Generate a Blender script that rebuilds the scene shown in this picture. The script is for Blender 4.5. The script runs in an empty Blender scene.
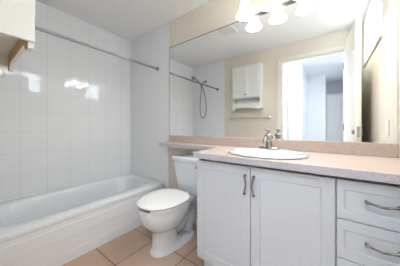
import bpy, bmesh, math
from mathutils import Vector, Matrix
PI = math.pi
S = bpy.context.scene
C = S.collection

# ------------------------------------------------------------ camera, world, lights, exposure
D = 1.501          # mirror wall
XL, XR = -2.391, .314
H = 2.326
cd = bpy.data.cameras.new('camera')
cam = bpy.data.objects.new('camera', cd); C.objects.link(cam)
cam.location = (0, 0, 1.042)
cam.rotation_euler = (PI/2, 0, .637)
cd.sensor_width = 36; cd.lens = 36*176.4/400
cd.shift_y = (127.6-133)/400
cd.clip_start = .01
S.camera = cam
S.view_settings.view_transform = 'Standard'; S.view_settings.look = 'None'
S.view_settings.gamma = 1; S.view_settings.use_curve_mapping = False
S.view_settings.exposure = 2.5

w = bpy.data.worlds.new('world'); S.world = w; w.use_nodes = True
bg = w.node_tree.nodes['Background']
bg.inputs[0].default_value = (.80, .90, 1, 1); bg.inputs[1].default_value = 1.2

def area(name, loc, rot, sx, sy, power, col=(1, 1, 1), portal=False):
    l = bpy.data.lights.new(name, 'AREA'); l.shape = 'RECTANGLE'; l.size = sx; l.size_y = sy
    l.energy = power; l.color = col
    if portal: l.cycles.is_portal = True
    o = bpy.data.objects.new(name, l); C.objects.link(o); o.location = loc; o.rotation_euler = rot
    return o
area('window_daylight_portal', (.43, .665, 2.0), (0, PI/2, 0), .5, .84, 1, portal=True)
area('window_daylight', (.75, .68, 2.15), (0, math.radians(70), 0), .6, 1.0, 1.9, (.82, .94, 1))
area('hall_left_fill', (-1.27, -.62, 1.3), (PI/2, 0, math.radians(-42)), .7, 1.7, 4.2, (.86, .93, 1))  # added fill with no window behind it, angled through the doorway at the vanity
area('hall_ceiling_fill', (-.12, -.42, 2.265), (0, 0, 0), .35, .35, 2.1, (.90, .95, 1))  # added fill below the invented hall lamp, out of the mirror's view
area('hall_far_fill', (.29, -2.3, 1.3), (0, PI/2, 0), 1.6, .8, .9, (.88, .94, 1))  # added fill behind the invented window, brightens the far hall
BULB_W = .64       # light leaving each shade's mouth
SHADE_E = 1.35      # emission of the vanity lamp glass

# ------------------------------------------------------------ materials
def mat(name, col, rough=.5, metal=0, spec=.5, coat=0, bump=0, bscale=50, var=0, vscale=5, col2=None):
    m = bpy.data.materials.new(name); m.use_nodes = True
    nt = m.node_tree; b = nt.nodes['Principled BSDF']
    b.inputs['Base Color'].default_value = (*col, 1)
    b.inputs['Roughness'].default_value = rough; b.inputs['Metallic'].default_value = metal
    b.inputs['Specular IOR Level'].default_value = spec
    if coat: b.inputs['Coat Weight'].default_value = coat; b.inputs['Coat Roughness'].default_value = .08
    tc = nt.nodes.new('ShaderNodeTexCoord')
    if bump:
        n = nt.nodes.new('ShaderNodeTexNoise'); n.inputs['Scale'].default_value = bscale
        nt.links.new(tc.outputs['Object'], n.inputs['Vector'])
        bp = nt.nodes.new('ShaderNodeBump'); bp.inputs['Strength'].default_value = bump; bp.inputs['Distance'].default_value = .002
        nt.links.new(n.outputs['Fac'], bp.inputs['Height']); nt.links.new(bp.outputs['Normal'], b.inputs['Normal'])
    if col2:
        n = nt.nodes.new('ShaderNodeTexNoise'); n.inputs['Scale'].default_value = vscale; n.inputs['Detail'].default_value = 6
        nt.links.new(tc.outputs['Object'], n.inputs['Vector'])
        r = nt.nodes.new('ShaderNodeValToRGB')
        r.color_ramp.elements[0].position = .35; r.color_ramp.elements[1].position = .65
        r.color_ramp.elements[0].color = (*col, 1); r.color_ramp.elements[1].color = (*col2, 1)
        nt.links.new(n.outputs['Fac'], r.inputs['Fac']); nt.links.new(r.outputs['Color'], b.inputs['Base Color'])
    return m

def tile_mat(name, ax, size, off, grout_w, col, gcol, rough, axes_g=(1, 1), col2=None, bump=.4, spec=.5):
    """square tiles laid over two world axes, grout lines between them"""
    m = bpy.data.materials.new(name); m.use_nodes = True
    nt = m.node_tree; b = nt.nodes['Principled BSDF']; L = nt.links.new
    tc = nt.nodes.new('ShaderNodeTexCoord'); sp = nt.nodes.new('ShaderNodeSeparateXYZ'); L(tc.outputs['Object'], sp.inputs[0])
    def M(op, a, b_=None):
        n = nt.nodes.new('ShaderNodeMath'); n.operation = op
        for i, v in enumerate((a, b_)):
            if v is None: continue
            if isinstance(v, (int, float)): n.inputs[i].default_value = v
            else: L(v, n.inputs[i])
        return n.outputs[0]
    masks = []; cells = []
    for k in range(2):
        v = M('DIVIDE', M('SUBTRACT', sp.outputs[ax[k]], off[k]), size[k])
        fl = M('FLOOR', v); cells.append(fl)
        fr = M('SUBTRACT', v, fl)
        dist = M('SUBTRACT', .5, M('ABSOLUTE', M('SUBTRACT', fr, .5)))
        mk = nt.nodes.new('ShaderNodeMapRange'); L(dist, mk.inputs[0])
        gw = grout_w/size[k]/2
        mk.inputs[1].default_value = gw*.6; mk.inputs[2].default_value = gw*1.4
        mk.inputs[3].default_value = axes_g[k]; mk.inputs[4].default_value = 0
        masks.append(mk.outputs[0])
    g = M('MAXIMUM', masks[0], masks[1])
    mx = nt.nodes.new('ShaderNodeMix'); mx.data_type = 'RGBA'
    if col2:
        cb = nt.nodes.new('ShaderNodeCombineXYZ'); L(cells[0], cb.inputs[0]); L(cells[1], cb.inputs[1])
        wn = nt.nodes.new('ShaderNodeTexWhiteNoise'); L(cb.outputs[0], wn.inputs['Vector'])
        ns = nt.nodes.new('ShaderNodeTexNoise'); ns.inputs['Scale'].default_value = 4; ns.inputs['Detail'].default_value = 5
        L(tc.outputs['Object'], ns.inputs['Vector'])
        f = M('ADD', M('MULTIPLY', wn.outputs['Value'], .45), M('MULTIPLY', M('SUBTRACT', ns.outputs['Fac'], .2), .9))
        m2 = nt.nodes.new('ShaderNodeMix'); m2.data_type = 'RGBA'; L(f, m2.inputs[0])
        m2.inputs[6].default_value = (*col, 1); m2.inputs[7].default_value = (*col2, 1)
        L(m2.outputs[2], mx.inputs[6])
    else: mx.inputs[6].default_value = (*col, 1)
    L(g, mx.inputs[0]); mx.inputs[7].default_value = (*gcol, 1)
    L(mx.outputs[2], b.inputs['Base Color'])
    L(M('ADD', M('MULTIPLY', g, .4), rough), b.inputs['Roughness'])
    b.inputs['Specular IOR Level'].default_value = spec
    bp = nt.nodes.new('ShaderNodeBump'); bp.inputs['Strength'].default_value = bump; bp.inputs['Distance'].default_value = .001
    L(M('SUBTRACT', 1, g), bp.inputs['Height']); L(bp.outputs['Normal'], b.inputs['Normal'])
    return m

TW = (.915, .925, .94)
m_tileL = tile_mat('white_wall_tile_left', (1, 2), (.2, .2), (.337, .0), .0035, TW, (.70, .70, .69), .06, (.9, .7), bump=.25)
m_tileB = tile_mat('white_wall_tile_end', (0, 2), (.2, .2), (XL, .0), .004, TW, (.78, .78, .765), .12, (.5, .5), bump=.15)
m_floor = tile_mat('terracotta_floor_tile', (0, 1), (.37, .37), (-1.31, .69), .007, (.53, .36, .26), (.19, .13, .10), .38, (1, 1), (.66, .48, .36))
m_wall = mat('cream_wall_paint', (.80, .725, .62), .55, bump=.15, bscale=180)
m_ceil = mat('white_ceiling_paint', (.95, .945, .94), .8, bump=.2, bscale=150)
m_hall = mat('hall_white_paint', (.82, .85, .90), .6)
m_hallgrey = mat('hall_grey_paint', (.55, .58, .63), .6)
m_trim = mat('cream_trim_paint', (.88, .84, .74), .35)
m_white = mat('white_trim_paint', (.86, .87, .88), .35)
m_tub = mat('tub_enamel', (.86, .88, .905), .14, coat=.4)
m_porc = mat('white_porcelain', (.80, .84, .89), .08, coat=.6)
m_seat = mat('white_seat_plastic', (.90, .88, .87), .22)
m_cab = mat('white_cabinet_paint', (.72, .76, .83), .33)
m_wcab = mat('warm_white_cabinet_paint', (.84, .84, .81), .35)
m_dark = mat('dark_gap', (.03, .03, .035), .7)
m_nick = mat('brushed_nickel', (.31, .30, .285), .25, 1)
m_fauc = mat('polished_nickel', (.40, .38, .355), .22, 1)
m_chrome = mat('chrome', (.55, .56, .58), .12, 1)
m_steel = mat('dull_steel_rod', (.38, .38, .385), .2, 1)
m_bar = mat('brushed_bar_metal', (.78, .75, .70), .4, 1)
m_wood = mat('raw_wood', (.62, .36, .13), .6, col2=(.72, .45, .2), vscale=12)
m_lam = mat('speckled_pink_laminate', (.52, .42, .375), .32, col2=(.66, .535, .465), vscale=140)
m_lamedge = mat('speckled_laminate_edge_shading', (.54, .51, .56), .38, col2=(.68, .65, .70), vscale=140)  # cool grey shading of the edge faces, put into their colour
m_plast = mat('white_plastic', (.85, .85, .83), .4)
m_mirror = mat('mirror_silver', (.93, .94, .935), .0, 1)
m_medge = mat('mirror_edge', (.22, .21, .19), .3, .8)
m_plate = mat('warm_brass_plate', (.83, .73, .58), .25, .7)
m_rubber = mat('black_rubber', (.02, .03, .05), .5)
m_glass = bpy.data.materials.new('window_glass'); m_glass.use_nodes = True
nt = m_glass.node_tree; nt.nodes.remove(nt.nodes['Principled BSDF'])
a_ = nt.nodes.new('ShaderNodeBsdfTransparent'); g_ = nt.nodes.new('ShaderNodeBsdfGlossy'); g_.inputs['Roughness'].default_value = .02
x_ = nt.nodes.new('ShaderNodeMixShader'); x_.inputs[0].default_value = .06
nt.links.new(a_.outputs[0], x_.inputs[1]); nt.links.new(g_.outputs[0], x_.inputs[2]); nt.links.new(x_.outputs[0], nt.nodes['Material Output'].inputs[0])
m_shade = bpy.data.materials.new('lit_frosted_glass'); m_shade.use_nodes = True
b_ = m_shade.node_tree.nodes['Principled BSDF']
b_.inputs['Base Color'].default_value = (.95, .93, .88, 1)
b_.inputs['Emission Color'].default_value = (.99, .985, .97, 1); b_.inputs['Emission Strength'].default_value = SHADE_E
m_hfill = bpy.data.materials.new('added_lamp_diffuser'); m_hfill.use_nodes = True  # glow of the added hall lamp
b_ = m_hfill.node_tree.nodes['Principled BSDF']
b_.inputs['Emission Color'].default_value = (1, 1, 1, 1); b_.inputs['Emission Strength'].default_value = 3

# ------------------------------------------------------------ mesh helpers
def obj(name, bm, m, parent=None, smooth=False, bevel=0, seg=2, loc=None):
    bmesh.ops.recalc_face_normals(bm, faces=bm.faces)
    me = bpy.data.meshes.new(name); bm.to_mesh(me); bm.free()
    for mm in (m if isinstance(m, (list, tuple)) else [m]): me.materials.append(mm)
    o = bpy.data.objects.new(name, me); C.objects.link(o)
    if parent:
        o.parent = parent
        # geometry is written in world coordinates: shift it to the parent's origin
        p = parent; off = Vector((0, 0, 0))
        while p: off += p.location; p = p.parent
        me.transform(Matrix.Translation(-off))
    elif loc is not None:
        me.transform(Matrix.Translation(-Vector(loc))); o.location = loc
    if smooth:
        for f in me.polygons: f.use_smooth = True
        me.set_sharp_from_angle(angle=math.radians(smooth if smooth is not True else 40))
    if bevel:
        md = o.modifiers.new('bevel', 'BEVEL'); md.width = bevel; md.segments = seg; md.limit_method = 'ANGLE'; md.angle_limit = math.radians(50)
        md.harden_normals = False
    return o
def thing(name, label, cat, loc=(0, 0, 0), group=None):
    o = bpy.data.objects.new(name, None); C.objects.link(o); o.location = loc; o.empty_display_size = .05
    o['label'] = label; o['category'] = cat
    if group: o['group'] = group
    return o
def tag(o, label, cat, group=None):
    o['label'] = label; o['category'] = cat
    if group: o['group'] = group
    return o
def struct(name, bm, m, parent=None, **k):
    o = obj(name, bm, m, parent, **k)
    if not parent: o['kind'] = 'structure'
    return o
def box(bm, x0, x1, y0, y1, z0, z1, mi=0):
    vs = [bm.verts.new(p) for p in ((x0,y0,z0),(x1,y0,z0),(x1,y1,z0),(x0,y1,z0),(x0,y0,z1),(x1,y0,z1),(x1,y1,z1),(x0,y1,z1))]
    for q in ((0,3,2,1),(4,5,6,7),(0,1,5,4),(1,2,6,5),(2,3,7,6),(3,0,4,7)):
        f = bm.faces.new([vs[i] for i in q]); f.material_index = mi
    return bm
def B(*a): return box(bmesh.new(), *a)
def tube(bm, pts, r, n=12, rs=None, caps=True):
    pts = [Vector(p) for p in pts]; rings = []
    t = (pts[1]-pts[0]).normalized()
    up = Vector((0, 0, 1)) if abs(t.z) < .9 else Vector((1, 0, 0))
    a = t.cross(up).normalized()
    for i, p in enumerate(pts):
        if i == 0: t = pts[1]-pts[0]
        elif i == len(pts)-1: t = pts[-1]-pts[-2]
        else: t = (pts[i+1]-pts[i]).normalized()+(pts[i]-pts[i-1]).normalized()
        t.normalize(); a = (a-t*a.dot(t)).normalized(); b = t.cross(a)
        rr = rs[i] if rs else r
        rings.append([bm.verts.new(p+(a*math.cos(2*PI*k/n)+b*math.sin(2*PI*k/n))*rr) for k in range(n)])
    for i in range(len(rings)-1):
        for k in range(n): bm.faces.new((rings[i][k], rings[i][(k+1)%n], rings[i+1][(k+1)%n], rings[i+1][k]))
    if caps: bm.faces.new(rings[0][::-1]); bm.faces.new(rings[-1])
    return bm
def loft(bm, rings, cap0=True, cap1=True):
    vr = [[bm.verts.new(p) for p in r] for r in rings]; n = len(vr[0])
    for i in range(len(vr)-1):
        for k in range(n): bm.faces.new((vr[i][k], vr[i][(k+1)%n], vr[i+1][(k+1)%n], vr[i+1][k]))
    if cap0: bm.faces.new(vr[0][::-1])
    if cap1: bm.faces.new(vr[-1])
    return bm
def spline(pts, n=8):
    P = [Vector(p) for p in pts]; out = []
    for i in range(len(P)-1):
        p0 = P[max(i-1, 0)]; p1 = P[i]; p2 = P[i+1]; p3 = P[min(i+2, len(P)-1)]
        for k in range(n):
            t = k/n
            out.append(.5*((2*p1)+(p2-p0)*t+(2*p0-5*p1+4*p2-p3)*t*t+(3*p1-p0-3*p2+p3)*t**3))
    out.append(P[-1]); return out
def lathe(bm, c, prof, n=28, axis='z'):
    rings = []
    for r, h in prof:
        ring = []
        for k in range(n):
            a = 2*PI*k/n; p = (r*math.cos(a), r*math.sin(a), h)
            if axis == 'y': p = (p[0], h, p[1])
            if axis == 'x': p = (h, p[0], p[1])
            ring.append((c[0]+p[0], c[1]+p[1], c[2]+p[2]))
        rings.append(ring)
    return loft(bm, rings)
def prism(bm, poly, axis, a0, a1):
    """extrude a polygon given in the two other axes between a0 and a1 along axis"""
    def mk(p, a):
        return {'x': (a, p[0], p[1]), 'y': (p[0], a, p[1]), 'z': (p[0], p[1], a)}[axis]
    v0 = [bm.verts.new(mk(p, a0)) for p in poly]; v1 = [bm.verts.new(mk(p, a1)) for p in poly]
    bm.faces.new(v0[::-1]); bm.faces.new(v1); n = len(poly)
    for i in range(n): bm.faces.new((v0[i], v0[(i+1)%n], v1[(i+1)%n], v1[i]))
    return bm

# ------------------------------------------------------------ the room shell
struct('floor', B(XL-.1, XR+.1, -.0, D+.1, -.06, 0), m_floor)
struct('floor_hall', B(-1.6, .75, -3.3, -.0, -.06, 0), mat('hall_floor_beige', (.45, .38, .32), .6))
bm = bmesh.new(); box(bm, XL-.1, XR+.1, -.1, D+.1, H, H+.08)
struct('ceiling', bm, m_ceil)
struct('ceiling_hall', B(-1.6, .75, -3.3, -.1, H, H+.08), m_hall)
struct('wall_left', B(XL-.1, XL, -.1, D+.1, 0, H), m_tileL)
struct('wall_back', B(XL, XR, D, D+.1, 0, H), m_wall)
XT = -1.623; XM = -1.566
struct('wall_back_tile', B(XL, -1.578, D-.007, D, 0, H), m_tileB)
# door opening in the front wall
DX0, DX1, DZ = -.617, .150, 2.06
bm = bmesh.new()
box(bm, XL, DX0, -.1, 0, 0, H); box(bm, DX1, XR, -.1, 0, 0, H); box(bm, DX0, DX1, -.1, 0, DZ, H)
struct('wall_front', bm, m_wall)
struct('wall_front_tile', B(XL, XT, 0, .007, 0, H), m_tileB)
# right wall with the high window opening
WY0, WY1, WZ0, WZ1 = .24, 1.09, 1.755, 2.26
bm = bmesh.new()
for a in ((-.1, WY0, 0, H), (WY1, D+.1, 0, H), (WY0, WY1, 0, WZ0), (WY0, WY1, WZ1, H)): box(bm, XR, XR+.16, *a)
struct('wall_right', bm, m_wall)
# hall beyond the door
struct('wall_hall_end', B(-1.6, -.47, -2.4, -1.12, 0, H), m_hall)
struct('wall_hall_middle', B(-.47, -.10, -3.1, -2.27, 0, H), m_hall)
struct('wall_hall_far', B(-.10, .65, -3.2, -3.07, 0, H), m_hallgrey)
struct('wall_hall_right', B(.65, .75, -3.2, -.1, 0, H), m_hall)
bm = bmesh.new()
box(bm, .28, .65, -1.5, -1.4, 0, H)
for a in ((-3.07, -2.74, 0, H), (-1.86, -1.5, 0, H), (-2.74, -1.86, 0, .45), (-2.74, -1.86, 2.15, H)): box(bm, .28, .30, *a)
struct('wall_hall_side', bm, m_hall)
wn = struct('added_hall_window', B(.2812, .2840, -2.72, -1.88, .47, 2.13), m_glass)  # invented window, unseen, added to carry the far hall fill light
bm = bmesh.new()
for a in ((-2.739, -2.70, .451, 2.149), (-1.90, -1.861, .451, 2.149), (-2.70, -1.90, .451, .49), (-2.70, -1.90, 2.11, 2.149)): box(bm, .2805, .287, *a)
struct('window_frame', bm, m_white, wn)  # frame of the added hall window
bm = bmesh.new()
for a in ((-1.6, -1.5, -1.12, -.1, 0, H),): box(bm, *a)
struct('wall_hall_left', bm, m_hall)
# casing of the bathroom door
def casing(name, x0, x1, z, yw, out, wd, th, m, parent=None):
    bm = bmesh.new(); y0, y1 = sorted((yw, yw+out*th))
    box(bm, x0-wd, x0, y0, y1, 0, z); box(bm, x1, x1+wd, y0, y1, 0, z); box(bm, x0-wd, x1+wd, y0, y1, z, z+wd)
    return struct(name, bm, m, parent, bevel=.004)
casing('trim_1', DX0, DX1, DZ, 0, 1, .060, .014, m_trim)
casing('trim_2', DX0, DX1, DZ, -.1, -1, .060, .014, m_white)
bm = bmesh.new()
box(bm, DX0, DX0+.016, -.1, 0, 0, DZ); box(bm, DX1-.012, DX1, -.1, 0, 0, DZ); box(bm, DX0, DX1, -.1, 0, DZ-.012, DZ)
struct('trim_3', bm, m_white, bevel=.002)
# baseboards
struct('baseboard_back', B(-1.578, -.78, D-.012, D, 0, .08), m_white, bevel=.004)
struct('baseboard_front', B(XT, DX0-.061, 0, .012, 0, .08), m_white, bevel=.004)
struct('baseboard_right', B(XR-.012, XR, .016, .98, 0, .08), m_white, bevel=.004)

# window
win = struct('window_1', B(XR+.10, XR+.108, WY0+.05, WY1-.05, WZ0+.055, WZ1-.05), m_glass)
bm = bmesh.new()
for a in ((WY0+.001, WY0+.05, WZ0+.002, WZ1-.002), (WY1-.05, WY1-.001, WZ0+.002, WZ1-.002), (WY0+.05, WY1-.05, WZ0+.002, WZ0+.055), (WY0+.05, WY1-.05, WZ1-.05, WZ1-.002), (.665, .70, WZ0+.055, WZ1-.05)):
    box(bm, XR+.085, XR+.125, *a)
struct('window_frame', bm, m_white, win, bevel=.003)
bm = bmesh.new()
box(bm, XR-.014, XR-.0005, WY0-.01, WY1+.012, WZ0-.028, WZ0+.004); box(bm, XR-.0005, XR+.085, WY0+.006, WY1-.006, WZ0+.0005, WZ0+.004)
struct('window_sill', bm, mat('tan_sill', (.62, .57, .47), .4), win, bevel=.003)
bm = bmesh.new()
box(bm, XR+.001, XR+.0849, WY0+.0005, WY0+.006, WZ0+.0045, WZ1-.006); box(bm, XR+.001, XR+.0849, WY1-.006, WY1-.0005, WZ0+.0045, WZ1-.006); box(bm, XR+.001, XR+.0849, WY0+.0005, WY1-.0005, WZ1-.006, WZ1-.0005)
struct('window_reveal', bm, m_hall, win)
bm = bmesh.new(); box(bm, XR+.06, XR+.085, 1.02, 1.06, 2.10, 2.13); tube(bm, [(XR+.065, 1.04, 2.115), (XR+.045, 1.04, 2.10), (XR+.04, 1.04, 2.06)], .006, 8)
struct('window_latch', bm, m_chrome, win)

# bathroom door leaf, standing open towards the right wall
leaf_len, leaf_th, leaf_h = .80, .043, 2.08
bm = bmesh.new(); box(bm, 0, leaf_th, .0, leaf_len, .012, leaf_h)
dl = struct('door_1', bm, m_trim, bevel=.002)
dl.location = (.143, .018, 0); dl.rotation_euler = (0, 0, math.radians(-3.0))
def child_local(name, bm, m, parent, **k):
    o = obj(name, bm, m, None, **k); o.parent = parent; return o
for s, nm in ((-1, 'door_knob'), (1, 'door_knob')):
    bm = bmesh.new(); x = 0 if s < 0 else leaf_th
    lathe(bm, (x, leaf_len-.065, 1.0), [(.001, 0), (.027, 0), (.027, s*.004), (.019, s*.006), (.021, s*.012), (.018, s*.018), (.001, s*.019)], 20, 'x')
    child_local(nm, bm, m_chrome, dl, smooth=True)
child_local('latch_plate', B(.010, .033, leaf_len-.0005, leaf_len+.0015, .95, 1.05), m_chrome, dl)
for z in (.25, 1.05, 1.85):
    bm = bmesh.new(); tube(bm, [(-.004, -.006, z-.045), (-.004, -.006, z+.045)], .006, 10)
    child_local('hinge', bm, m_chrome, dl)
# doors in the hall
def panel_door(name, x0, x1, y, z1, face, m, grooves=True):
    bm = bmesh.new()
    box(bm, x0, x1, min(y, y+face*.02), max(y, y+face*.02), .01, z1)
    yy = y+face*.02
    n = 3; wd = (x1-x0-.04)/n
    for k in range(n):
        a = x0+.02+k*wd+.02; b = x0+.02+(k+1)*wd-.02
        for z0, z2 in ((.15, .95), (1.05, z1-.12)):
            box(bm, a, b, min(yy, yy+face*.012), max(yy, yy+face*.012), z0, z2)
    return struct(name, bm, m, bevel=.006)
panel_door('door_2', -.06, .25, -3.07, 1.93, 1, m_white)
casing('trim_4', -.06, .25, 1.935, -3.07, 1, .03, .016, m_white)
struct('door_3', B(-1.18, -.735, -1.12, -1.10, .01, 2.03), m_white, bevel=.003)
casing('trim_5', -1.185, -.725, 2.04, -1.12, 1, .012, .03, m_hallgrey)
hl = thing('added_hall_lamp', 'added round flush fill lamp in the hall outside the bathroom door', 'fill light', (-.12, -.42, H))  # invented lamp, unseen, put in as fill through the doorway
bm = bmesh.new(); lathe(bm, (-.12, -.42, 0), [(.001, H-.001), (.16, H-.001), (.16, H-.025), (.001, H-.026)], 32); obj('rim', bm, m_chrome, hl, smooth=True)
bm = bmesh.new(); lathe(bm, (-.12, -.42, 0), [(.001, H-.027), (.15, H-.027), (.13, H-.045), (.001, H-.053)], 32); obj('diffuser', bm, m_hfill, hl, smooth=True)

# ------------------------------------------------------------ bathtub
TZ = .368
tub = thing('bathtub', 'white built-in bathtub along the tiled wall with a stepped front apron', 'bathtub', ((XL+XT)/2, .75, 0))
N = 96
def rect_ring(x0, x1, y0, y1, z, rad=.012):
    cx, cy, hx, hy = (x0+x1)/2, (y0+y1)/2, (x1-x0)/2, (y1-y0)/2
    out = []
    for k in range(N):
        a = 2*PI*(k+.5)/N; c, s = math.cos(a), math.sin(a)
        # superellipse, nearly rectangular, same parametrisation as the basin
        e = 2/18
        out.append((cx+hx*math.copysign(abs(c)**e, c), cy+hy*math.copysign(abs(s)**e, s), z))
    return out
def sup_ring(cx, cy, hx, hy, z, e_):
    e = 2/e_; out = []
    for k in range(N):
        a = 2*PI*(k+.5)/N; c, s = math.cos(a), math.sin(a)
        out.append((cx+hx*math.copysign(abs(c)**e, c), cy+hy*math.copysign(abs(s)**e, s), z))
    return out
G = .003
Y0, Y1 = .008, D-.009
cy = (Y0+Y1)/2
rings = [rect_ring(XL+G, XT-.008, Y0, Y1, TZ-.05), rect_ring(XL+G, XT-.003, Y0, Y1, TZ-.03), rect_ring(XL+G, XT, Y0, Y1, TZ-.014), rect_ring(XL+G, XT-.004, Y0, Y1, TZ-.004), rect_ring(XL+G, XT-.014, Y0, Y1, TZ),
         sup_ring(-2.052, cy, .285, .665, TZ, 5), sup_ring(-2.052, cy, .275, .655, TZ-.006, 4.6), sup_ring(-2.052, cy, .262, .64, TZ-.03, 4.2),
         sup_ring(-2.052, cy, .235, .60, .20, 3.8), sup_ring(-2.052, cy, .215, .57, .10, 3.6), sup_ring(-2.052, cy, .17, .52, .062, 3.4), sup_ring(-2.052, cy, .05, .2, .055, 3)]
bm = bmesh.new(); loft(bm, rings, cap0=False)
obj('basin', bm, m_tub, tub, smooth=35)
# apron profile (X, Z), extruded along the tub
prof = [(XT-.10, .0), (XT-.002, .0), (XT-.002, .080), (XT-.004, .084), (XT-.004, .19), (XT-.003, .198), (XT-.003, .29), (XT-.006, .30), (XT-.006, TZ-.045), (XT-.10, TZ-.045)]
bm = bmesh.new(); prism(bm, prof, 'y', Y0, Y1)
obj('apron', bm, m_tub, tub, bevel=.005, seg=3)
bm = bmesh.new(); lathe(bm, (-2.052, .28, .0), [(.001, .057), (.035, .057), (.035, .062), (.001, .064)], 24); obj('drain', bm, m_chrome, tub, smooth=True)
bm = bmesh.new(); tube(bm, [(-2.052, .009, .50), (-2.052, .09, .50), (-2.052, .13, .485), (-2.052, .135, .455)], .024, 16)
tag(obj('tub_spout', bm, m_chrome, smooth=True), 'chrome tub filler spout low on the tiled end wall below the shower', 'tub spout')

# shower curtain rod
rod = thing('shower_curtain_rod', 'long dull steel curtain rod spanning the tub between end walls', 'curtain rod', (-1.778, .75, 1.791))
bm = bmesh.new(); tube(bm, [(-1.778, .010, 1.791), (-1.778, D-.010, 1.791)], .0125, 16); obj('rod', bm, m_steel, rod, smooth=True)
for y, s in ((.0075, 1), (D-.0075, -1)):
    bm = bmesh.new(); lathe(bm, (-1.778, y, 1.791), [(.001, 0), (.026, 0), (.026, s*.006), (.017, s*.014), (.015, s*.03), (.001, s*.03)], 20, 'y'); obj('flange', bm, m_steel, rod, smooth=True)

# hand shower on the front end wall
sh = thing('hand_shower', 'chrome hand shower with looping hose on the tiled end wall', 'shower', (-2.064, .007, 1.99))
bm = bmesh.new(); lathe(bm, (-2.064, .007, 1.985), [(.001, 0), (.028, 0), (.026, .006), (.012, .012), (.001, .012)], 20, 'y'); obj('flange', bm, m_steel, sh, smooth=True)
bm = bmesh.new(); tube(bm, spline([(-2.064, .015, 1.985), (-2.07, .06, 1.97), (-2.08, .10, 1.925), (-2.087, .125, 1.90)], 6), .010, 10); obj('shower_arm', bm, m_steel, sh, smooth=True)
bm = bmesh.new(); tube(bm, spline([(-2.083, .13, 1.875), (-2.10, .155, 1.92), (-2.14, .20, 1.99), (-2.17, .225, 2.02)], 5), .013, 10); obj('handle', bm, m_steel, sh, smooth=True)
bm = bmesh.new(); tube(bm, [(-2.165, .22, 2.028), (-2.19, .245, 2.034), (-2.205, .265, 2.015)], .03, 16, rs=[.014, .034, .040]); obj('shower_head', bm, m_steel, sh, smooth=True)
bm = bmesh.new()
hose = [(-2.083, .128, 1.88), (-2.10, .11, 1.78), (-2.13, .095, 1.62), (-2.145, .09, 1.45), (-2.13, .09, 1.30), (-2.09, .09, 1.235), (-2.035, .09, 1.26), (-1.995, .09, 1.36), (-1.99, .095, 1.50), (-2.01, .10, 1.65), (-2.05, .11, 1.80), (-2.078, .125, 1.89)]
tube(bm, spline(hose, 6), .009, 8); obj('hose', bm, m_steel, sh, smooth=True)

# ------------------------------------------------------------ toilet
TX = -1.162
toi = thing('toilet', 'white two-piece toilet with closed lid between the tub and the vanity', 'toilet', (TX, 1.15, 0))
def egg(cx, yf, yb, hw, z, n=48, tip=.62, sq=2.2):
    """egg outline: narrow tip at yf, blunt at yb; widest at 58 % of the way back"""
    ym = yf+(yb-yf)*tip; out = []
    for k in range(n):
        a = 2*PI*k/n; c, s = math.cos(a), math.sin(a)
        e = 2/sq
        x = hw*math.copysign(abs(c)**e, c)
        y = math.copysign(abs(s)**e, s)
        out.append((cx+x, ym+(y*(yb-ym) if y > 0 else y*(ym-yf)), z))
    return out
rg = [egg(TX, .918, 1.405, .118, 0, sq=2.6), egg(TX, .918, 1.405, .118, .016, sq=2.6), egg(TX, .928, 1.38, .109, .028, sq=2.6), egg(TX, .94, 1.22, .100, .05, sq=2.4),
      egg(TX, .94, 1.16, .098, .10), egg(TX, .94, 1.15, .097, .15), egg(TX, .938, 1.15, .099, .18), egg(TX, .912, 1.17, .118, .205), egg(TX, .868, 1.21, .152, .238), egg(TX, .840, 1.24, .175, .282),
      egg(TX, .826, 1.27, .187, .33), egg(TX, .823, 1.285, .190, .375), egg(TX, .828, 1.285, .187, .394),
      egg(TX, .862, 1.24, .148, .394), egg(TX, .875, 1.22, .13, .37), egg(TX, .92, 1.18, .10, .30), egg(TX, .97, 1.14, .06, .26)]
bm = bmesh.new(); loft(bm, rg)
obj('bowl', bm, m_porc, toi, smooth=60)
bm = bmesh.new()
box(bm, TX-.11, TX+.11, 1.22, 1.47, .325, .392)
obj('tank_deck', bm, m_porc, toi, bevel=.02, seg=4, smooth=40)
bm = bmesh.new()
tube(bm, spline([(TX, 1.10, .17), (TX, 1.18, .13), (TX, 1.26, .16), (TX, 1.33, .25), (TX, 1.385, .24), (TX, 1.40, .16), (TX, 1.36, .08), (TX, 1.34, .012)], 6), .052, 20, rs=None)
bmesh.ops.scale(bm, vec=(1.25, 1, 1), space=Matrix.Translation((-TX, 0, 0)), verts=bm.verts)
obj('trapway', bm, m_porc, toi, smooth=60)
def seat_outline(inset, z):
    return egg(TX, .810+inset, 1.268-inset, .199-inset, z, tip=.60, sq=2.25)
# seat ring, open at the front
n = 48
bm = bmesh.new()
out0, in0 = seat_outline(.004, 0), seat_outline(.062, 0)
ks = [k for k in range(n) if not (k >= 34 and k <= 38)]   # the gap at the tip
ks = [k % n for k in range(39, 39+len(ks))]
sec = []
for k in ks:
    o_, i_ = out0[k], in0[k]
    sec.append([bm.verts.new((p[0], p[1], z)) for p, z in ((o_, .397), (o_, .417), (i_, .417), (i_, .397))])
for a, b in zip(sec, sec[1:]):
    for j in range(4): bm.faces.new((a[j], a[(j+1)%4], b[(j+1)%4], b[j]))
bm.faces.new(sec[0]); bm.faces.new(sec[-1][::-1])
obj('seat', bm, m_seat, toi, smooth=50, bevel=.003)
bm = bmesh.new()
loft(bm, [seat_outline(.008, .421), seat_outline(.001, .425), seat_outline(.0, .430), seat_outline(.006, .438), seat_outline(.03, .443), seat_outline(.09, .446)])
obj('lid', bm, m_seat, toi, smooth=60)
for s in (-1, 1):
    for_h = bmesh.new(); lathe(for_h, (TX+s*.075, 1.275, 0), [(.001, .393), (.018, .393), (.018, .425), (.012, .432), (.001, .433)], 16); obj('hinge', for_h, m_seat, toi, smooth=True)
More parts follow.
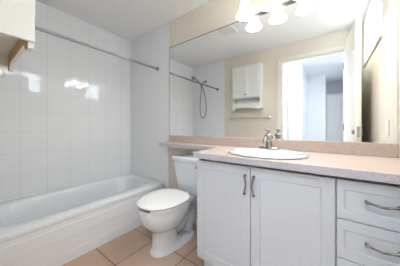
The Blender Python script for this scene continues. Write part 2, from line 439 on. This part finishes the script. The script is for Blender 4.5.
def rr(x0, x1, y0, y1, z, r, n=6):
    out = []
    for cx, cy_, a0 in ((x1-r, y1-r, 0), (x0+r, y1-r, 90), (x0+r, y0+r, 180), (x1-r, y0+r, 270)):
        for k in range(n+1):
            a = math.radians(a0+90*k/n); out.append((cx+r*math.cos(a), cy_+r*math.sin(a), z))
    return out
TKX = -1.115
bm = bmesh.new()
loft(bm, [rr(TKX-.14, TKX+.14, 1.330, 1.475, .393, .04), rr(TKX-.155, TKX+.155, 1.318, 1.478, .42, .04), rr(TKX-.176, TKX+.176, 1.303, 1.482, .55, .035), rr(TKX-.188, TKX+.188, 1.293, 1.485, .68, .03), rr(TKX-.189, TKX+.189, 1.293, 1.485, .704, .03)])
obj('tank', bm, m_porc, toi, smooth=60)
bm = bmesh.new()
loft(bm, [rr(TKX-.192, TKX+.192, 1.289, 1.488, .704, .03), rr(TKX-.201, TKX+.201, 1.280, 1.490, .711, .03), rr(TKX-.202, TKX+.202, 1.279, 1.490, .741, .03), rr(TKX-.194, TKX+.194, 1.287, 1.486, .751, .028)])
obj('tank_lid', bm, m_porc, toi, smooth=60)
bm = bmesh.new(); lathe(bm, (-1.0, 1.292, .672), [(.001, .004), (.014, .004), (.014, -.006), (.006, -.012), (.001, -.012)], 16, 'y'); tube(bm, [(-1.0, 1.282, .672), (-.965, 1.278, .665)], .005, 8)
obj('flush_lever', bm, m_chrome, toi, smooth=True)

# ------------------------------------------------------------ vanity cabinet
VF = 1.004; VX0, VX1 = -.770, XR-.004; VT = .826
van = thing('vanity_cabinet', 'white vanity cabinet with two panelled doors and a drawer stack under the counter', 'cabinet', (-.23, 1.25, 0))
bm = bmesh.new()
yb = D-.004; F2 = VF+.021
box(bm, VX0, VX0+.016, F2, yb, .10, VT); box(bm, VX1-.016, VX1, F2, yb, .10, VT)
box(bm, VX0+.016, VX1-.016, F2, yb, .10, .116); box(bm, VX0+.016, VX1-.016, yb-.006, yb, .116, VT)
box(bm, VX0+.016, VX1-.016, F2+.05, F2+.066, VT-.05, VT)
box(bm, .010, .028, F2+.04, yb-.006, .116, VT-.05)
box(bm, VX0+.012, VX0+.028, F2+.05, yb, 0, .10); box(bm, VX1-.03, VX1-.016, F2+.05, yb, 0, .10)
obj('body', bm, m_cab, van)
obj('toe_kick', B(VX0+.028, VX1-.03, F2+.05, F2+.066, 0, .10), m_cab, van)
def front(name, x0, x1, z0, z1, fr, bead, parent, rl=None):
    """shaker front: frame with chamfered inner edge and a recessed, optionally beaded panel"""
    y0, y1 = VF, VF+.019; dp = .006; rl = rl or fr
    bm = bmesh.new()
    def ring(x0, x1, z0, z1, y): return [(x0, y, z0), (x1, y, z0), (x1, y, z1), (x0, y, z1)]
    R = [ring(x0, x1, z0, z1, y1), ring(x0, x1, z0, z1, y0+.002), ring(x0+.002, x1-.002, z0+.002, z1-.002, y0),
         ring(x0+fr, x1-fr, z0+rl, z1-rl, y0), ring(x0+fr+.004, x1-fr-.004, z0+rl+.004, z1-rl-.004, y0+dp)]
    loft(bm, R, cap1=not bead)
    if bead:
        xa, xb = x0+fr+.004, x1-fr-.004; za, zb = z0+fr+.004, z1-fr-.004
        n = max(2, round((xb-xa)/.038)); w_ = (xb-xa)/n; pr = []
        for k in range(n):
            a = xa+k*w_
            if k: pr += [(a-.0012, y0+dp), (a, y0+dp+.0005), (a+.0012, y0+dp)]
            else: pr.append((a, y0+dp))
        pr.append((xb, y0+dp))
        lo = [bm.verts.new((p[0], p[1], za)) for p in pr]; hi = [bm.verts.new((p[0], p[1], zb)) for p in pr]
        for k in range(len(pr)-1): bm.faces.new((lo[k], lo[k+1], hi[k+1], hi[k]))
    return obj(name, bm, m_cab, parent)
def bow(name, p0, p1, out, parent, sag=(0, 0, 0)):
    """slim arched pull between two feet, thick at the feet, thin mid-span"""
    p0, p1 = Vector(p0), Vector(p1); o = Vector((0, -out, 0)); s = Vector(sag); bm = bmesh.new()
    d = p1-p0
    pts = spline([p0, p0+o*.75+d*.02, p0+o+d*.12+s*.2, p0+d*.35+o+s*.8, p0+d*.5+o*1.1+s, p0+d*.65+o+s*.8, p1+o-d*.12+s*.2, p1+o*.75-d*.02, p1], 5)
    n = len(pts); rs = []
    for i in range(n):
        t = i/(n-1); e = abs(2*t-1); rs.append((.0044+.0036*max(0, 1-abs(e-.72)/.28)))
    tube(bm, pts, .005, 10, rs=rs)
    return obj(name, bm, m_nick, parent, smooth=60)
ZB_, ZT_ = .122, .811
g = .002
d1 = front('door', -.770, -.376-g, ZB_, ZT_, .052, True, van)
d2 = front('door', -.376+g, .020-g, ZB_, ZT_, .052, True, van)
bow('handle', (-.407, VF, .650), (-.405, VF, .762), .022, d1, (.008, 0, 0))
bow('handle', (-.352, VF, .650), (-.352, VF, .762), .022, d2, (-.008, 0, 0))
zs = [.811, .636, .461, .291, .122]
for k in range(4):
    dr = front('drawer', .020+g, VX1-.002, zs[k+1]+g, zs[k]-(g if k else 0), .027, False, van, .042)
    zc = (zs[k]+zs[k+1])/2
    bow('handle', (.118, VF, zc+.012), (.214, VF, zc+.012), .024, dr, (0, 0, -.007))

# countertop with the narrow shelf running on over the toilet
CT = .868; CB = .831
ctop = thing('countertop', 'speckled pink laminate countertop narrowing into a shelf over the toilet', 'countertop', (-.23, 1.3, CB))
SXc, SYc = -.350, 1.195     # sink centre
def arc(cx, cy_, r, a0, a1, n=8): return [(cx+r*math.cos(math.radians(a0+(a1-a0)*k/n)), cy_+r*math.sin(math.radians(a0+(a1-a0)*k/n))) for k in range(n+1)]
yf = .962; xs = -.785; ysf = 1.348
out = [(XR-.002, D-.002), (-1.590+.0, D-.002-.008), (-1.590, ysf+.012)] + arc(-1.578, ysf+.012, .012, 180, 270, 3)[1:]
out += [(-1.2, ysf)] + arc(xs-.11, ysf-.11, .11, 90, 0, 8) + [(xs, yf+.02)] + arc(xs+.02, yf+.02, .02, 180, 270, 4)[1:] + [(XR-.002, yf)]
bm = bmesh.new()
ov = [bm.verts.new((x, y, CT)) for x, y in out]; oe = [bm.edges.new((ov[i], ov[(i+1)%len(ov)])) for i in range(len(ov))]
hv = [bm.verts.new((SXc+.205*math.cos(2*PI*k/48), SYc+.165*math.sin(2*PI*k/48), CT)) for k in range(48)]
he = [bm.edges.new((hv[i], hv[(i+1)%48])) for i in range(48)]
r = bmesh.ops.triangle_fill(bm, edges=oe+he, use_beauty=True, use_dissolve=False)
faces = [f for f in bm.faces]
ex = bmesh.ops.extrude_face_region(bm, geom=faces)
for v in [e for e in ex['geom'] if isinstance(e, bmesh.types.BMVert)]: v.co.z = CB
bmesh.ops.recalc_face_normals(bm, faces=bm.faces)
for f in bm.faces: f.material_index = 1 if abs(f.normal.z) < .5 else 0
obj('worktop', bm, [m_lam, m_lamedge], ctop, bevel=.003, seg=3)
bm = bmesh.new(); box(bm, XM, XR-.002, D-.018, D-.0005, CT+.0003, .950)
obj('backsplash', bm, m_lam, ctop, bevel=.004, seg=3)

# sink
sk = thing('sink', 'oval white drop-in basin sink set into the countertop', 'sink', (SXc, SYc, CT))
def ell(hx, hy, z, dy=0, n=56): return [(SXc+hx*math.cos(2*PI*k/n), SYc+dy+hy*math.sin(2*PI*k/n), z) for k in range(n)]
bm = bmesh.new()
loft(bm, [ell(.19, .15, CT-.01), ell(.240, .196, CT+.001), ell(.248, .202, CT+.005), ell(.246, .200, CT+.013), ell(.236, .190, CT+.018), ell(.226, .176, CT+.018),
          ell(.196, .135, CT+.014, -.022), ell(.188, .128, CT+.002, -.022), ell(.17, .115, CT-.05, -.022), ell(.13, .09, CT-.10, -.022), ell(.07, .05, CT-.125, -.022), ell(.02, .02, CT-.13, -.022)], cap0=False)
obj('basin', bm, m_porc, sk, smooth=60)
bm = bmesh.new(); lathe(bm, (SXc, SYc-.022, 0), [(.001, CT-.131), (.021, CT-.129), (.02, CT-.124), (.001, CT-.123)], 20); obj('drain', bm, m_chrome, sk, smooth=True)

# faucet
FX, FY, FZ = -.366, 1.345, CT+.0185
fa = thing('faucet', 'brushed nickel centre-set faucet with an upright top lever behind the sink', 'faucet', (FX, FY, FZ))
bm = bmesh.new()
cr = [2*PI*k/32 for k in range(32)]
loft(bm, [[(FX+.074*math.cos(a), FY+.026*math.sin(a), z) for a in cr] for z in (FZ, FZ+.006)] + [[(FX+.062*math.cos(a), FY+.020*math.sin(a), FZ+.013) for a in cr]])
obj('base_plate', bm, m_fauc, fa, smooth=50)
bm = bmesh.new(); lathe(bm, (FX, FY, FZ), [(.001, .010), (.027, .010), (.023, .022), (.020, .050), (.022, .064), (.029, .074), (.031, .086), (.029, .098), (.018, .110), (.001, .112)], 28); obj('body', bm, m_fauc, fa, smooth=50)
bm = bmesh.new(); tube(bm, spline([(FX, FY-.015, FZ+.078), (FX, FY-.05, FZ+.084), (FX, FY-.085, FZ+.075), (FX, FY-.103, FZ+.056), (FX, FY-.106, FZ+.042)], 6), .013, 14); obj('spout', bm, m_fauc, fa, smooth=50)
bm = bmesh.new(); lathe(bm, (FX, FY, FZ), [(.001, .110), (.010, .110), (.008, .126), (.014, .131), (.015, .138), (.011, .143), (.001, .145)], 20)
obj('cap', bm, m_fauc, fa, smooth=50)
bm = bmesh.new(); tube(bm, spline([(FX-.006, FY, FZ+.134), (FX-.022, FY-.004, FZ+.140), (FX-.036, FY-.006, FZ+.153)], 5), .004, 10, rs=None)
obj('lever', bm, m_fauc, fa, smooth=50)
for s_ in (-1, 1):
    bm = bmesh.new(); lathe(bm, (FX+s_*.052, FY, FZ), [(.001, .008), (.012, .008), (.011, .018), (.006, .023), (.001, .024)], 16)
    obj('mounting_cap', bm, m_fauc, fa, smooth=50)

# mirror
mr = thing('wall_mirror', 'large frameless wall mirror above the backsplash', 'mirror', (-.63, D, .95))
bm = bmesh.new(); box(bm, XM, XR-.003, D-.006, D-.0005, .9505, 2.004); obj('glass', bm, m_mirror, mr)
bm = bmesh.new(); box(bm, XM, XR-.003, D-.008, D-.0005, 2.0045, 2.010); obj('top_channel', bm, m_medge, mr)
bm = bmesh.new(); box(bm, XM-.002, XM-.0003, D-.0075, D-.0005, .9505, 2.010); obj('edge', bm, m_medge, mr)

# vanity light
vl = thing('vanity_light', 'three-lamp vanity light bar with glowing bell glass shades above the mirror', 'wall light', (-.36, D, 2.08))
bm = bmesh.new()
z0, z1, x0, x1, r_ = 2.002, 2.13, -.665, -.055, .02
poly = arc(x1-r_, z1-r_, r_, 0, 90, 5)+arc(x0+r_, z1-r_, r_, 90, 180, 5)+arc(x0+r_, z0+r_, r_, 180, 270, 5)+arc(x1-r_, z0+r_, r_, 270, 360, 5)
prism(bm, poly, 'y', D-.030, D-.0085); box(bm, x0+.05, x1-.05, D-.0085, D-.0005, 2.02, 2.12)
obj('back_plate', bm, m_plate, vl, bevel=.004, smooth=40)
obj('lower_rim', B(x0+r_, x1-r_, D-.031, D-.0085, z0-.005, z0-.0002), m_medge, vl)
for x in (-.567, -.360, -.153):
    bm = bmesh.new(); tube(bm, spline([(x, D-.028, 2.085), (x, D-.07, 2.10), (x, 1.40, 2.118), (x, 1.388, 2.10)], 5), .010, 12); a = obj('arm', bm, m_plate, vl, smooth=True)
    bm = bmesh.new(); lathe(bm, (x, 1.388, 0), [(.001, 2.105), (.02, 2.103), (.026, 2.085), (.024, 2.074), (.001, 2.074)], 20); obj('socket', bm, m_plate, a, smooth=True)
    bm = bmesh.new()
    lathe(bm, (x, 1.388, 0), [(.022, 2.080), (.033, 2.072), (.037, 2.050), (.042, 2.022), (.054, 1.992), (.069, 1.970), (.071, 1.962), (.067, 1.963), (.051, 1.990), (.039, 2.020), (.034, 2.048), (.030, 2.066), (.001, 2.070)], 28)
    obj('glass_shade', bm, m_shade, vl, smooth=60)
    ld = bpy.data.lights.new('bulb_light', 'AREA'); ld.shape = 'DISK'; ld.size = .08; ld.energy = BULB_W; ld.color = (.95, .98, 1)
    lo = bpy.data.objects.new('bulb_light', ld); C.objects.link(lo); lo.location = (x, 1.388, 1.975)

# wall cabinet over the towel bar, on the door wall
wc = thing('wall_cabinet', 'small white two-door wall cabinet with open shelf and scalloped bottom', 'cabinet', (-1.14, 0, 1.36))
cx0, cx1, cyf, cz0, cz1 = -1.385, -.898, .165, 1.365, 2.085
bm = bmesh.new()
box(bm, cx0, cx0+.015, .001, cyf-.018, cz0, cz1-.015); box(bm, cx1-.015, cx1, .001, cyf-.0, cz0, cz1-.015)
box(bm, cx0-.006, cx1+.006, .001, cyf+.006, cz1-.015, cz1)
box(bm, cx0+.015, cx1-.015, .001, .007, cz0, cz1-.015)
box(bm, cx0+.015, cx1-.015, .007, cyf-.02, 1.54, 1.555); box(bm, cx0+.015, cx1-.015, .007, cyf-.004, cz0+.062, cz0+.075)
obj('body', bm, m_wcab, wc, bevel=.0015)
def cdoor(x0, x1):
    bm = bmesh.new(); y0, y1 = cyf, cyf-.017
    def ring(a, b, c, d, y): return [(a, y, c), (b, y, c), (b, y, d), (a, y, d)]
    za, zb = 1.552, cz1-.018; fr = .035
    loft(bm, [ring(x0, x1, za, zb, y1), ring(x0, x1, za, zb, y0), ring(x0+fr, x1-fr, za+fr, zb-fr, y0), ring(x0+fr+.005, x1-fr-.005, za+fr+.005, zb-fr-.005, y0-.006)])
    return obj('door', bm, m_wcab, wc)
xm = (cx0+cx1)/2
da = cdoor(cx0+.001, xm-.0015); db = cdoor(xm+.0015, cx1-.016)
for x, d_ in ((xm-.018, da), (xm+.018, db)):
    bm = bmesh.new(); lathe(bm, (x, cyf, 1.60), [(.001, 0), (.005, 0), (.005, .008), (.010, .014), (.008, .02), (.001, .021)], 14, 'y'); obj('knob', bm, m_nick, d_, smooth=True)
# scalloped apron: painted front and lower edge, raw wood on the back
top = cz0+.075; W = cx1-.015-cx0; pts = []
for k in range(33):
    t = k/32; e = abs(2*t-1)
    z = cz0+.010 if e < .66 else cz0+.010-.032*(.5-.5*math.cos(PI*min(1, (e-.66)/.16)))
    pts.append((cx0+W*t, z))
poly = [(cx0, top), (cx0+W, top)]+pts[::-1]
bm = bmesh.new(); prism(bm, poly, 'y', cyf-.017, cyf)
for f in bm.faces:
    f.normal_update()
    c = f.calc_center_median()
    f.material_index = 1 if abs(c.y-(cyf-.017)) < 1e-4 else 0
obj('scalloped_apron', bm, [m_wcab, m_wood], wc)

# towel bar
tb = thing('towel_bar', 'brushed metal towel bar on the cream wall below the wall cabinet', 'towel bar', (-1.13, 0, 1.205))
bm = bmesh.new(); tube(bm, [(-1.474, .062, 1.205), (-.795, .062, 1.205)], .012, 14); obj('rail', bm, m_bar, tb, smooth=True)
for x in (-1.474, -.795):
    bm = bmesh.new(); lathe(bm, (x, 0, 1.205), [(.001, .001), (.026, .001), (.026, .008), (.012, .014), (.011, .05), (.016, .054), (.016, .072), (.010, .078), (.001, .078)], 20, 'y'); obj('post', bm, m_bar, tb, smooth=True)

# ceiling fan grille
fn = thing('exhaust_fan', 'square white exhaust fan grille on the ceiling', 'vent', (-1.09, .91, H))
bm = bmesh.new(); box(bm, -1.19, -.99, .81, 1.01, H-.012, H-.0005); obj('cover', bm, m_plast, fn, bevel=.004)
bm = bmesh.new()
for k in range(8): box(bm, -1.17, -1.01, .832+k*.021, .840+k*.021, H-.016, H-.0122)
obj('grille', bm, m_plast, fn)
bm = bmesh.new(); lathe(bm, (-1.54, .6, 0), [(.001, H-.0005), (.022, H-.0005), (.020, H-.008), (.008, H-.012), (.006, H-.022), (.012, H-.024), (.001, H-.026)], 18)
tag(obj('sprinkler', bm, m_plast, smooth=True, loc=(-1.54, .6, H)), 'tiny white fire sprinkler on the ceiling in front of the tub', 'sprinkler')

# small plate standing in for a faint ghost mark on the wall
ou = thing('wall_plate', 'white plate at a ghost mark on the right wall near the mirror', 'wall_plate', (XR, 1.27, 1.04))
obj('plate', B(XR-.006, XR-.0005, 1.235, 1.305, .985, 1.097), m_plast, ou, bevel=.002)
for z in (1.018, 1.064): obj('socket', B(XR-.008, XR-.0062, 1.255, 1.285, z-.014, z+.014), m_plast, ou, bevel=.001)
